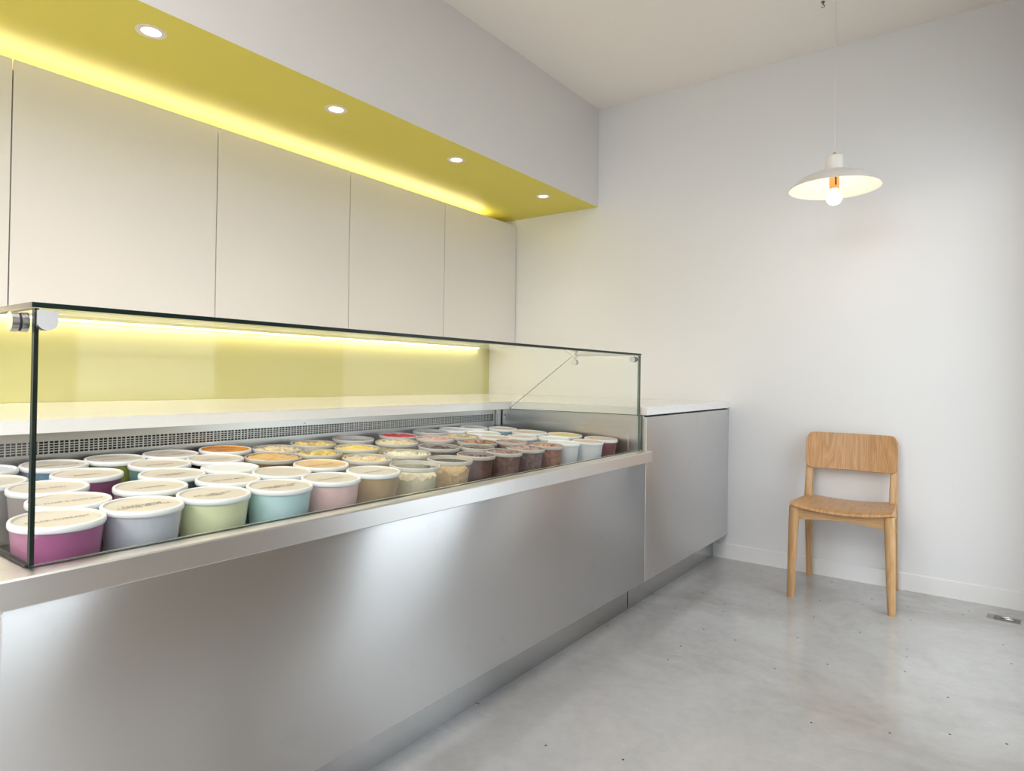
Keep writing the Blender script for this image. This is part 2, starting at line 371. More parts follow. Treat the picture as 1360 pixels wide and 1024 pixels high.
# led strips
b = NB(); poly_y(b, [(.150, 2.1945), (.166, 2.1945), (.166, 2.202), (.156, 2.213), (.150, 2.213)], -4.69, -.30)
tag(obj('led_strip', b, M_LED1), 'glowing warm light strip lying on top of the cream wall cabinets', 'light strip')
b = NB(); box(b, .020, .034, -4.69, -.16, ZCB-.0065, ZCB-.0005)
tag(obj('led_strip', b, M_LED2), 'glowing warm light strip under the wall cabinets, over the yellow splashback', 'light strip')
b = NB(); box(b, .0005, .007, -4.69, -.003, ZW+.0005, ZCB-.001, bev=.001)
tag(obj('splashback', b, M_SPL), 'glossy yellow-green glass splashback between worktop and wall cabinets', 'splashback')

# ------------------------------------------------------------------ worktop (L-shaped slab, two arms of one piece)
b = NB()
def slab(bm, pts, z0, z1, bev=.002):
    a = [bm.verts.new((x, y, z0)) for x, y in pts]; c = [bm.verts.new((x, y, z1)) for x, y in pts]
    fs = [bm.faces.new(a[::-1]), bm.faces.new(c)]
    for i in range(len(a)): j = (i+1) % len(a); fs.append(bm.faces.new((a[i], a[j], c[j], c[i])))
    if bev: bmesh.ops.bevel(bm, geom=list({e_ for f in fs for e_ in f.edges}), offset=bev, segments=2, affect='EDGES', profile=.5)
slab(b, [(.001, -4.9), (XWB, -4.9), (XWB, YE), (XW, YE), (XW, -.001), (.001, -.001)], ZWB, ZW)
tag(obj('worktop', b, M_TOP), 'white stone worktop behind the glass case, turning the corner onto the steel end cabinet', 'worktop')

# ------------------------------------------------------------------ steel display counter
C = thing('display_counter', 'long brushed stainless steel ice cream counter under the glass guard', 'counter', (1.45, -2.37, 0))
C_off = Vector((-1.45, 2.37, 0))
def cobj(name, b, m, **k):
    bmesh.ops.translate(b, verts=b.verts, vec=C_off); return obj(name, b, m, C, **k)
b = NB(); slab(b, [(XP-.018, YEND+.012), (XP-.002, YEND+.012), (XP-.002, YE-.004), (XP-.018, YE-.004)], .1454, ZRB+.012, .0)
bmesh.ops.transform(b, matrix=Matrix.Identity(4), verts=b.verts)
b.free(); b = NB()
# front sheet with a rounded upper left corner
pts = []
y0, y1, z0, z1, rr = YEND+.014, YE-.0035, .1454, ZRB-.004, .012
for cx, cz, a0 in ((y0+rr, z1-rr, 90),):
    arc = [(cx+rr*math.cos(R(a0+90*i/6)), cz+rr*math.sin(R(a0+90*i/6))) for i in range(7)]
pts = arc + [(y0, z0), (y1, z0), (y1, z1)]
poly_x(b, pts, XP-.016, XP)
bmesh.ops.bevel(b, geom=[e_ for e_ in b.edges if all(v_.co.x > XP-.001 for v_ in e_.verts)], offset=.0016, segments=2, affect='EDGES', profile=.5)
cobj('front_panel', b, M_ST, smooth=True)
b = NB(); box(b, XK-.012, XK, YEND+.03, YE-.006, .0, .150); cobj('kick_plate', b, M_STK)
# rail: folded steel profile around the front and left of the well
b = NB(); poly_y(b, [(1.829, .700), (XRL-.012, ZRB+.0), (XRL-.0015, ZRB), (XRL, ZRB+.002), (XRL, ZR-.003), (XRL-.003, ZR), (1.829, ZR)], YEND, YE-.0+.008)
cobj('front_rail', b, M_ST2)
b = NB(); box(b, .99, 1.8285, YEND, YG+.008, ZRB, ZR, bev=.001); cobj('side_rail', b, M_ST2)
b = NB(); box(b, 1.0, XP-.017, YEND+.02, YEND+.035, .1, ZRB); box(b, 1.0, 1.02, YEND+.035, YE-.004, .1, .62); box(b, 1.02, XK-.013, YEND+.035, YE-.004, .1, .12); box(b, 1.83, XP-.017, YEND+.035, YE-.004, .152, .60); cobj('carcass', b, M_DARK)
# well
def fl(x): return .650+(1.69-x)*.05
b = NB(); poly_y(b, [(1.012, fl(1.012)-.012), (1.82, fl(1.82)-.012), (1.82, fl(1.82)), (1.012, fl(1.012))], YEND+.036, YE-.004); cobj('well_floor', b, M_ST3)
b = NB(); poly_y(b, [(1.822, .61), (1.8285, .61), (1.8285, .745), (1.822, .745)], YEND+.036, YE-.004); cobj('well_lip', b, M_ST3)
b = NB(); box(b, 1.012, 1.03, YE-.03, YE-.004, .66, ZWB-.002, bev=.002); cobj('well_end_trim', b, M_ST3)
# rear panel with the slotted air grille
XB = 1.010; gz0, gz1 = .8445, .8800
b = NB()
box(b, XB-.004, XB, YEND+.036, YE-.004, .66, gz0); box(b, XB-.004, XB, YEND+.036, YE-.004, gz1, ZWB-.001); box(b, XB-.004, XB, -1.215, YE-.004, gz0, gz1)
obj_p = cobj('rear_panel', b, M_ST3)
b = NB(); pitch_ = .0253; y = YEND+.05; k = 0
hb = (gz1-gz0)/5
for r_ in range(1, 5): box(b, XB-.0035, XB-.0005, YEND+.04, -1.216, gz0+r_*hb-.0011, gz0+r_*hb+.0011)
while y < -1.222:
    wd = .0016 if k % 2 == 0 else .0008
    box(b, XB-.0038, XB-.0002, y-wd, y+wd, gz0-.0002, gz1+.0002); y += pitch_/2; k += 1
g = cobj('air_grille', b, mat('grille_steel', (.68, .68, .68), .35, 1.0)); g['kind'] = 'stuff'
b = NB(); box(b, XB-.03, XB-.02, YEND+.036, YE-.004, .80, .90); cobj('duct', b, M_DARK)
for yy, zz in ((-1.222, .886), (-2.4, .889)):
    b = NB(); cyl(b, (XB-.001, yy, zz), (XB+.0015, yy, zz), .0028, 12); cobj('grille_screw', b, M_CHR, smooth=True)

# ------------------------------------------------------------------ steel end cabinet
E_ = thing('end_cabinet', 'short brushed steel cabinet against the white end wall, beside the chair', 'cabinet', (1.4, YE/2, 0))
E_off = Vector((-1.4, -YE/2, 0))
def eobj(name, b, m, **k):
    bmesh.ops.translate(b, verts=b.verts, vec=E_off); return obj(name, b, m, E_, **k)
b = NB(); box(b, XP-.016, XP, YE, -.003, .1454, .9020, bev=.001); eobj('front_panel', b, M_ST)
b = NB(); box(b, XK-.012, XK, YE+.003, -.014, 0, .150); eobj('kick_plate', b, M_STK)
b = NB(); box(b, XWB, XP-.017, YE, YE+.012, .1456, .9085); eobj('side_panel', b, M_ST3)
b = NB(); box(b, 1.012, XWB-.0005, YE+.004, YE+.010, .62, .9085); eobj('corner_liner', b, M_ST3)
b = NB(); box(b, XWB-.024, XP-.09, YE-.0035, YE-.0002, .62, .849, bev=.0008); eobj('lower_side_sheet', b, M_ST3)
b = NB(); box(b, .7, XP-.017, YE+.013, -.004, .152, .9085); box(b, .7, XK-.013, YE+.013, -.016, .001, .152); eobj('carcass', b, M_DARK)
b = NB(); cyl(b, (1.052, YE+.004, .874), (1.052, YE-.001, .874), .006, 16); eobj('fixing_screw', b, M_CHR, smooth=True)
# hidden base under the rear worktop
b = NB(); box(b, .02, .69, -4.88, -.004, .0, ZWB-.001); box(b, .69, .985, -4.88, YE, .0, .62); 
tag(obj('base_unit', b, M_CAB), 'cream base unit hidden under the white worktop behind the counter', 'cabinet')

# ------------------------------------------------------------------ glass guard
G = thing('glass_guard', 'clear glass guard with dark green edges standing on the steel counter', 'glass guard', (1.6, -2.37, ZR))
G_off = Vector((-1.6, 2.37, -ZR))
def gobj(name, b, m, parent=None, **k):
    bmesh.ops.translate(b, verts=b.verts, vec=G_off); return obj(name, b, m, parent or G, **k)
T = .010
yR = YE-.014
b = NB(); box(b, XG-T, XG, YG, yR, ZR+.0008, ZGT-.0105)
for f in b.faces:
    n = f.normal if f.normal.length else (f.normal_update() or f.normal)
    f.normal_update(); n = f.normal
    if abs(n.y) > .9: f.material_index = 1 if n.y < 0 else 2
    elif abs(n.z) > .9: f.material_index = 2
gobj('front_pane', b, [M_GL, M_GE, M_GEL], recalc=False)
b = NB(); box(b, 1.490, XG+.0005, YG-.004, yR+.003, ZGT-.0095, ZGT-.0005)
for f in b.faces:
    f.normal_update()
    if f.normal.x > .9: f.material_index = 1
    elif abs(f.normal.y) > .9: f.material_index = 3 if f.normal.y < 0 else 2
gobj('top_pane', b, [M_GLT, M_GE, M_GEL, M_GEB], recalc=False)
def endpane(y0, y1, name, em, low):
    b = NB(); pts = [(XWB+.001, low), (XWB+.001, .9165), (1.480, ZGT-.0105), (XG-T-.001, ZGT-.0105), (XG-T-.001, low if low < .8 else ZR+.001)]
    if low > .8: pts = [(XWB+.001, .9055), (XWB+.001, .9165), (1.480, ZGT-.0105), (XG-T-.001, ZGT-.0105), (XG-T-.001, .9055)]
    poly_y(b, pts, y0, y1, 0, 1); return gobj(name, b, [M_GL, em])
endpane(YG, YG+.010, 'left_pane', M_GE, ZR+.001)
endpane(yR-.0085, yR-.0005, 'right_pane', M_GEL, .9055)
# clamps
def clamp_corner(y, sgn):
    """corner clamp: D-plate on the front pane, round knob through the end pane"""
    b = NB(); z1 = ZGT-.0135; zz = z1-.034
    pts = [(y, z1), (y, zz+.006)] + [(y+sgn*(.0155+.0155*math.cos(R(a))), zz+.0145-.0145*math.sin(R(a))*1.0) for a in range(165, 0, -15)] + [(y+sgn*.031, zz+.016), (y+sgn*.031, z1)]
    poly_x(b, pts, XG+.0005, XG+.0035); bmesh.ops.recalc_face_normals(b, faces=b.faces)
    o = gobj('corner_clamp', b, M_PLATE)
    b = NB(); poly_x(b, pts, XG-T-.012, XG-T-.0005); gobj('clamp_block', b, M_CHR, o)
    return o
o = clamp_corner(YG+.003, 1)
b = NB(); kx, kz = 1.816, ZGT-.034
cyl(b, (kx, YG-.026, kz), (kx, YG-.0155, kz), .0170, 28); cyl(b, (kx, YG-.0115, kz), (kx, YG-.001, kz), .0165, 28); gobj('clamp_knob', b, M_CHR, o, smooth=True)
b = NB(); cyl(b, (kx, YG-.0155, kz), (kx, YG-.0115, kz), .0155, 28); gobj('gasket', b, M_RUB, o, smooth=True)
# right corner: three stacked discs under the top pane
b = NB(); kz = ZGT-.0275
for q0, q1 in ((.0, .009), (.012, .020), (.023, .030)): cyl(b, (XG-T-.014, yR-.0095-.030+q0, kz), (XG-T-.014, yR-.0095-.030+q1, kz), .0135, 24)
o = gobj('corner_clamp', b, M_CHR, smooth=True)
b = NB()
for q0, q1 in ((.009, .012), (.020, .023)): cyl(b, (XG-T-.014, yR-.0095-.030+q0, kz), (XG-T-.014, yR-.0095-.030+q1, kz), .012, 24)
gobj('gasket', b, M_RUB, o, smooth=True)
for yy, s_, lb in ((yR-.009, -1, None), (YG+.010, 1, None)):
    b = NB(); kx = 1.507; kz = ZGT-.040
    cyl(b, (kx, yy+s_*.010, ZGT-.0117), (kx, yy+s_*.010, ZGT-.0150), .013, 24); cyl(b, (kx, yy+s_*.010, ZGT-.015), (kx, yy+s_*.010, kz+.006), .0055, 16)
    cyl(b, (kx, yy+s_*.0005, kz), (kx, yy+s_*.020, kz), .0135, 24)
    gobj('top_clamp', b, M_CHR, smooth=True)
b = NB(); box(b, 1.15, XG-T, YG-.0035, YG-.0005, ZR+.0003, ZR+.004); box(b, XG+.0004, XG+.0016, YG, yR, ZR+.0002, ZR+.0014); gobj('seal_strip', b, M_RUB)

# ------------------------------------------------------------------ ice cream tubs
def txt(s, size, parent, z):
    cu = bpy.data.curves.new('lettering', 'FONT'); cu.body = s; cu.size = size; cu.align_x = 'CENTER'; cu.align_y = 'CENTER'; cu.space_character = 1.18; cu.space_line = .85
    cu.resolution_u = 2; cu.offset = .0001
    t = bpy.data.objects.new('tmp', cu); COL.objects.link(t)
    dg = bpy.context.evaluated_depsgraph_get(); me = bpy.data.meshes.new_from_object(t.evaluated_get(dg)); me.transform(Matrix.Diagonal((1, 1.25, 1, 1))); bpy.data.objects.remove(t)
    me.materials.clear(); me.materials.append(M_INK)
    o = bpy.data.objects.new('lettering', me); COL.objects.link(o); o.parent = parent; o.location = (0, 0, z); o.rotation_euler = (0, 0, R(90)); return o
HT = .146
def cup_mat(c, clear=None):
    k = 'tub_plastic_%s_%s' % ('_'.join('%.2f' % x for x in c), clear)
    if clear: 
        if k not in MATS: MATS[k] = plastic_mat(k, c, clear)
        return MATS[k]
    return mat(k, c, .33, coat=.15)
def cream_mat(c, c2=None):
    c2 = c2 or tuple(x*.72 for x in c); k = 'cream_%s_%s' % ('_'.join('%.2f' % x for x in c), '_'.join('%.2f' % x for x in c2))
    if k in MATS: return MATS[k]
    m = bpy.data.materials.new(k); m.use_nodes = True; nt = m.node_tree; b_ = nt.nodes['Principled BSDF']; tc = nt.nodes.new('ShaderNodeTexCoord')
    n = nt.nodes.new('ShaderNodeTexNoise'); n.inputs['Scale'].default_value = 32; n.inputs['Detail'].default_value = 5; n.inputs['Distortion'].default_value = 1.2; nt.links.new(tc.outputs['Object'], n.inputs['Vector'])
    r = nt.nodes.new('ShaderNodeValToRGB'); r.color_ramp.elements[0].position = .38; r.color_ramp.elements[1].position = .56
    r.color_ramp.elements[0].color = (*c2, 1); r.color_ramp.elements[1].color = (*c, 1)
    nt.links.new(n.outputs[0], r.inputs[0]); nt.links.new(r.outputs[0], b_.inputs['Base Color']); b_.inputs['Roughness'].default_value = .42
    b_.inputs['Subsurface Weight'].default_value = .0
    MATS[k] = m; return m
def tub(name_label, x, y, r, body, lid=None, cream=None, depth=.02, clear=None, text=None, rough_=.010, cream2=None, rot=0., rim=None, group=None, film=None, amp=1.):
    zt = .80+(1.69-x)*.05; tilt = math.atan(.05)
    n = Vector((math.sin(tilt), 0, math.cos(tilt))); base = Vector((x, y, zt))-n*HT
    t = thing('ice_cream_tub', name_label, 'tub', base, 0, group)
    t.rotation_euler = (0, tilt, 0)
    rt_, rb = r*.955, r*.80
    b = NB(); ht = HT-.004 if lid else HT
    prof = [(0, 0), (rb-.004, 0), (rb, .004), (rt_-.001, ht-.016), (rt_-.0005, ht-.014)]
    if lid: prof += [(rt_, ht-.002), (rt_-.002, ht-.002), (rb-.003, .006), (0, .005)]
    else: prof += [(rt_+.001, ht-.013), (r-.0015, ht-.012), (r, ht-.009), (r, ht-.002), (r-.002, ht), (rt_-.001, ht-.001), (rt_-.003, ht-.006), (rb-.003, .006), (0, .005)]
    lathe(b, prof, 48); obj('cup', b, cup_mat(body, clear), t, True)
    if lid:
        b = NB(); h = HT; ri = r-.0085
        lathe(b, [(rt_+.0008, h-.0125), (r-.001, h-.0125), (r, h-.0105), (r, h-.003), (r-.0012, h-.0006), (r-.003, h), (r-.0058, h), (r-.0072, h-.0014), (ri, h-.0042), (ri*.6, h-.0046), (0, h-.0046), ], 56,
              mis=[0]*7+[1]*3)
        lm = M_LIDW if lid is True else lid
        o = obj('lid', b, [lm, film or M_LIDC], t, True)
        o.rotation_euler = (0, 0, rot)
        if text: txt(text, .0125 if len(text.split('\n')[0]) < 10 else .0118, o, HT-.0040).rotation_euler = (0, 0, R(90))
    if not lid:
        b = NB(); lathe(b, [(rt_+.0012, ht-.013), (r-.001, ht-.012), (r+.0006, ht-.009), (r+.0006, ht-.0015), (r-.002, ht+.0006), (rt_-.0018, ht-.0004), (rt_-.0005, ht-.004)], 56, closed=True)
        rk = 'rim_plastic'
        if rk not in MATS: MATS[rk] = plastic_mat(rk, (.84, .83, .79), .42)
        obj('rim', b, MATS[rk] if rim is None else rim, t, True)
    if cream:
        b = NB(); seg, rn = 44, 12; hc = HT-depth-.002
        if depth < .033: depth *= .6
        hc = HT-depth-.002; sd = random.random()*50
        def rad(z): return rb-.0045+(rt_-rb)*(z/HT)
        def hgt(px, py, rr):
            v_ = noise.noise(Vector((px*38+sd, py*38, sd)))*rough_ + noise.noise(Vector((px*95+sd, py*95, 3)))*rough_*.5
            v_ += abs(noise.noise(Vector((px*60, py*14+sd, 7))))*rough_*.7
            return hc+v_*amp
        rings = []
        for k_ in range(rn+1):
            ring = []
            f_ = k_/rn
            for i in range(seg):
                a = 2*math.pi*i/seg; rr = rad(hc)*f_; px, py = rr*math.cos(a), rr*math.sin(a)
                z = min(hgt(px, py, f_), HT-.002 if lid is None else HT-.008); ring.append(b.verts.new((px, py, z)))
                if k_ == 0: break
            rings.append(ring)
        for i in range(seg): b.faces.new((rings[0][0], rings[1][i], rings[1][(i+1) % seg]))
        for a_, c_ in zip(rings[1:], rings[2:]):
            for i in range(seg): j = (i+1) % seg; b.faces.new((a_[i], c_[i], c_[j], a_[j]))
        lo = [b.verts.new((rad(.01)*math.cos(2*math.pi*i/seg), rad(.01)*math.sin(2*math.pi*i/seg), .0075)) for i in range(seg)]
        for i in range(seg): j = (i+1) % seg; b.faces.new((rings[-1][i], lo[i], lo[j], rings[-1][j]))
        b.faces.new(lo[::-1])
        obj('ice_cream', b, cream_mat(cream, cream2), t, True)
    return t
PLUM, LILAC, LIME, AQUA, PINK, TAN = (.44, .14, .30), (.64, .66, .74), (.86, .90, .58), (.62, .85, .89), (.90, .63, .61), (.52, .36, .20)
TEAL, GREY, BROWN, WHT = (.15, .33, .34), (.36, .30, .29), (.13, .055, .045), (.80, .82, .84)
CLR = (.80, .80, .76)
FR = 'row of tubs right behind the front glass'
SR = 'second row of tubs behind the front glass'
MR = 'tubs in the middle of the case'
BR = 'tubs along the slotted grille'
D = lambda s: s
FILM_Y = mat('film_yellow', (.86, .66, .22), .35); FILM_O = mat('film_orange', (.82, .33, .03), .4, var=.25, vscale=60)
FILM_T = mat('film_caramel', (.78, .53, .26), .35, var=.06, vscale=40); FILM_P = mat('film_pinkish', (.74, .60, .53), .35)
LID_T = mat('lid_tan_rim', (.62, .40, .19), .35)
# front row
tub('plum purple tub with white-rimmed cream lid, front row, in the left glass corner', 1.711, -3.453, .079, PLUM, True, text='BLACK CURRANT', group=FR)
tub('pale lilac-grey tub with lettered cream lid, front row, between plum and lime tubs', 1.697, -3.293, .079, LILAC, True, text='CARDAMOM\nCOFFEE BRITTLE', group=FR)
tub('lime green tub with lettered cream lid, front row', 1.690, -3.132, .080, LIME, True, text='KEY LIME LEAF\nSORBET', group=FR)
tub('light aqua blue tub with lettered cream lid, front row', 1.703, -2.967, .080, AQUA, True, text='WILD MINT AND\nCHOC CHIP', group=FR)
tub('pale pink tub with lettered cream lid, front row', 1.700, -2.807, .079, PINK, True, text='STRAWBERRY', group=FR)
tub('tan brown lidded tub, front row, rightmost tub with a lid before the open ones', 1.690, -2.647, .079, TAN, True, text='HAZELNUT', group=FR)
tub('open clear tub of pale vanilla ice cream, front row, beside the tan lidded tub', 1.690, -2.477, .080, CLR, None, (.88, .80, .60), .034, 0.93, rough_=.018, cream2=(.84, .74, .52), group=FR)
tub('open clear tub of caramel-coloured ice cream with jagged top, front row', 1.679, -2.300, .077, (.78, .72, .62), None, (.78, .58, .33), .036, 0.93, rough_=.016, cream2=(.62, .42, .20), group=FR)
tub('small open dark brown tub, front row, right of the caramel-coloured one', 1.665, -2.145, .070, (.30, .19, .17), None, (.33, .17, .135), .026, 0.84, rough_=.022, cream2=(.22, .10, .08), group=FR)
tub('small open clear tub of brown swirled ice cream, front row, second brown one', 1.681, -2.000, .069, (.40, .29, .27), None, (.46, .29, .25), .020, 0.84, rough_=.02, cream2=(.26, .14, .11), group=FR)
tub('open tub of mauve brown ice cream, front row, wider than its brown neighbours', 1.670, -1.845, .077, (.36, .27, .27), None, (.55, .38, .34), .014, 0.84, rough_=.022, cream2=(.34, .20, .17), group=FR)
tub('open clear tub of salmon brown ice cream, front row, left of two white tubs', 1.670, -1.695, .070, (.60, .38, .30), None, (.68, .36, .22), .020, 0.84, rough_=.02, cream2=(.30, .13, .10), group=FR)
tub('small white tub with white lid, front row, beside the salmon brown one', 1.665, -1.553, .070, WHT, True, film=M_LIDW, group=FR)
tub('small white tub with cream lid, front row, last before the dark plum tub', 1.706, -1.417, .070, WHT, True, film=FILM_P, group=FR)
tub('dark plum white-lidded tub at the right end of the case beside the end cabinet', 1.690, -1.267, .078, (.20, .075, .095), True, film=FILM_P, group=FR)
# second row
tub('purple tub behind the left glass corner tub, its cream lid lettered', 1.567, -3.385, .078, (.22, .08, .15), True, text='C. PLUM & SLOE GIN', group=SR)
tub('mauve-grey tub with cream lid, second row, behind the gap of lilac and lime tubs', 1.529, -3.201, .080, (.34, .24, .30), True, text='LAVENDER', group=SR)
tub('slate blue tub with cream lid, second row, behind the lime tub', 1.553, -3.019, .079, (.16, .30, .40), True, text='SEA SALT MILK', group=SR)
tub('steel blue tub with creased cream lid, second row, behind the aqua tub', 1.550, -2.859, .079, (.20, .36, .40), True, group=SR)
tub('caramel tub with orange-tan film lid and white rim, behind the pink tub', 1.512, -2.698, .082, (.50, .30, .10), True, film=FILM_T, text='BURNT HONEY', group=SR)
tub('open white-rimmed tub of smooth cream ice cream behind the tan lidded tub', 1.507, -2.511, .081, (.82, .78, .70), None, (.82, .66, .40), .016, 0.84, rough_=.016, cream2=(.74, .54, .28), group=SR)
tub('open clear tub with a white block of ice cream behind the vanilla tub', 1.505, -2.330, .082, (.78, .76, .70), None, (.86, .80, .62), .022, 0.90, rough_=.034, cream2=(.80, .68, .40), group=SR)
tub('open tub of near-black chocolate ice cream in the middle of the case', 1.458, -2.117, .080, (.40, .30, .22), None, (.12, .06, .035), .024, 0.84, rough_=.014, cream2=(.045, .02, .012), group=SR)
tub('small open tub of dark brown ice cream behind the first small brown tub', 1.544, -1.995, .068, (.30, .22, .20), None, (.20, .10, .08), .022, 0.84, rough_=.014, group=SR)
tub('open tub of brown ice cream topped with chopped nuts', 1.448, -1.877, .083, (.50, .36, .24), None, (.52, .28, .13), .008, 0.84, rough_=.020, cream2=(.14, .06, .03), group=SR)
tub('small open tub of pinkish brown ice cream right of the nut-topped tub', 1.522, -1.741, .068, (.70, .62, .60), None, (.52, .33, .30), .016, 0.84, rough_=.02, group=SR)
tub('small dusty pink tub with white lid behind the mauve brown tub', 1.444, -1.553, .069, (.52, .38, .38), True, film=FILM_P, group=SR)
tub('white tub with plain white lid behind the small white front tub', 1.554, -1.460, .073, WHT, True, film=M_LIDW, group=SR)
tub('white tub with a bright yellow film lid near the end cabinet', 1.513, -1.304, .085, (.78, .76, .70), True, film=FILM_Y, group=SR)
# middle
tub('taupe tub with cream lid in the third row, cut by the left glass edge', 1.408, -3.372, .080, GREY, True, text='EARL GREY', group=MR)
tub('grey tub with cream lid in the third row, left of the dark chocolate tub', 1.410, -3.093, .080, (.16, .17, .18), True, text='LIQUORICE\nROOT', group=MR)
tub('dark chocolate brown tub with plain white lid in the third row', 1.410, -2.932, .077, (.055, .022, .018), True, film=M_LIDW, rot=R(20), group=MR)
tub('bright magenta purple tub with cream lid behind the lilac-grey front tub', 1.294, -3.251, .080, (.34, .10, .22), True, text='BILBERRY', group=MR)
tub('tub with cream lid near the grille, leftmost of the fourth row', 1.268, -3.452, .080, (.40, .38, .36), True, group=MR)
tub('teal tub with cream lid between the purple and near-black tubs', 1.253, -3.052, .080, TEAL, True, text='SPEARMINT', group=MR)
tub('near-black tub with lettered cream lid in front of the bright orange one', 1.255, -2.890, .080, (.02, .012, .012), True, text='DARK COCOA', group=MR)
tub('wide open tub of golden tan ice cream filled to the rim', 1.325, -2.738, .086, (.55, .36, .14), None, (.80, .53, .22), .006, 0.84, rough_=.007, cream2=(.72, .43, .15), group=MR)
tub('clear tub with scraped yellow ice cream strips beside the golden tan tub', 1.333, -2.574, .077, (.80, .80, .72), None, (.80, .62, .22), .020, 0.84, rough_=.034, cream2=(.60, .44, .12), group=MR)
tub('open tub of bright yellow ice cream dotted with dark seeds', 1.313, -2.392, .080, (.84, .80, .62), None, (.90, .68, .17), .008, 0.84, rough_=.012, cream2=(.84, .58, .10), group=MR)
tub('open tub of pale cream strips with yellow sauce, in front of the red tub', 1.280, -2.168, .083, (.82, .80, .74), None, (.82, .72, .45), .012, 0.84, rough_=.022, cream2=(.76, .48, .14), group=MR)
tub('open tub of salmon pink ice cream right of the red tub', 1.286, -1.955, .080, (.80, .72, .68), None, (.78, .50, .38), .012, 0.84, rough_=.018, cream2=(.72, .30, .28), group=MR)
tub('open tub of orange and green flecked ice cream', 1.282, -1.794, .079, (.74, .76, .68), None, (.80, .50, .22), .016, 0.84, rough_=.022, cream2=(.36, .30, .08), group=MR)
tub('small pinkish lidded tub between the nut-topped tub and white lids', 1.391, -1.687, .072, (.50, .36, .34), True, film=FILM_P, group=MR)
tub('pale tub with white lid right behind the orange and green flecked tub', 1.261, -1.606, .079, (.70, .80, .80), True, film=M_LIDW, group=MR)
tub('pale tub with a wide cream lid left of the yellow film lid', 1.357, -1.375, .085, (.66, .70, .72), True, group=MR)
# along the grille
tub('tub with pale lid in the back left corner behind the left glass pane', 1.108, -3.425, .080, (.45, .45, .42), True, film=M_LIDW, group=BR)
tub('denim blue tub with cream lid along the grille', 1.119, -3.266, .078, (.20, .33, .46), True, text='BLUEBERRY RIPPLE', group=BR)
tub('olive green tub with cream lid along the grille', 1.105, -3.110, .077, (.34, .36, .07), True, text='PISTACHIO', group=BR)
tub('grey-green tub with cream lid along the grille, left of the orange one', 1.108, -2.953, .078, (.30, .34, .32), True, text='BLACK SESAME', group=BR)
tub('bright orange tub with orange film lid along the grille', 1.109, -2.776, .081, (.74, .30, .03), True, film=FILM_O, text='MANGO', group=BR)
tub('clear open tub of beige ice cream behind the golden tan tub', 1.183, -2.631, .080, (.78, .76, .74), None, (.82, .66, .42), .014, 0.84, rough_=.022, group=BR)
tub('clear open tub with a yellow scoop along the grille', 1.150, -2.460, .080, (.66, .66, .52), None, (.80, .62, .26), .024, 0.84, rough_=.036, cream2=(.66, .46, .10), group=BR)
tub('clear open tub with a little tan ice cream along the grille', 1.123, -2.253, .080, (.72, .74, .76), None, (.56, .40, .28), .034, 0.84, rough_=.014, group=BR)
tub('open tub of vivid red sorbet along the grille', 1.138, -2.024, .081, (.80, .74, .74), None, (.66, .012, .03), .010, 0.84, rough_=.016, cream2=(.42, .006, .02), group=BR)
tub('nearly empty clear tub along the grille, right of the red sorbet', 1.108, -1.800, .080, (.62, .66, .68), None, (.66, .46, .36), .030, 0.84, rough_=.014, group=BR)
tub('white lidded tub along the grille, nearest the nearly empty clear tub', 1.105, -1.628, .077, (.60, .64, .66), True, film=M_LIDW, group=BR)
tub('small white tub with cream lid at the right end of the grille', 1.097, -1.480, .069, (.7, .7, .68), True, group=BR)
tub('pale blue tub with cream lid at the far right corner by the end cabinet', 1.198, -1.377, .072, (.36, .55, .66), True, group=BR)

# ------------------------------------------------------------------ chair
CH = thing('dining_chair', 'oak wooden chair with curved plywood seat and back against the white wall', 'chair', (2.560, -.262, 0), R(2.3))
def loft(bm, secs, seg=16, power=3.):
    """secs: (center xyz, half-width x, half-depth y); superellipse sections stacked along z"""
    rings = []
    for (cx, cy, cz), hx, hy in secs:
        ring = []
        for i in range(seg):
            a = 2*math.pi*i/seg; c, s = math.cos(a), math.sin(a)
            ring.append(bm.verts.new((cx+hx*math.copysign(abs(c)**(2/power), c), cy+hy*math.copysign(abs(s)**(2/power), s), cz)))
        rings.append(ring)
    for a, b_ in zip(rings, rings[1:]):
        for i in range(seg): j = (i+1) % seg; bm.faces.new((a[i], a[j], b_[j], b_[i]))
    bm.faces.new(rings[0][::-1]); bm.faces.new(rings[-1])
def seat_z(x, y):   # saddle: low in the middle, rising at the sides, slightly lower at the back
    u = x/.224
    return .441+.022*u*u*(1-.25*((y+.21)/.42)) - .012*((y+.215)/.43)
for s in (-1, 1):
    b = NB(); secs = []
    for z, hw in ((0, .0165), (.02, .0175), (.2, .0205), (.36, .0235), (.452, .0235)):
        f_ = z/.45; secs.append(((s*(.219-.012*f_), -.221+.012*f_, z), hw, hw))
    loft(b, secs, 20, 2.4); obj('leg', b, M_OAK2, CH, True)
    b = NB(); secs = []
    for z, yc, hy, hx in ((0, .214, .015, .015), (.15, .195, .0185, .0155), (.33, .167, .025, .0175), (.43, .156, .030, .020), (.47, .157, .028, .0205), (.54, .168, .021, .0190), (.62, .181, .014, .0175), (.76, .199, .008, .016)):
        secs.append(((s*(.206-.004*min(1, z/.45)-.001), yc, z), hx, hy))
    loft(b, secs, 24, 6); obj('leg', b, M_OAK2, CH, True)
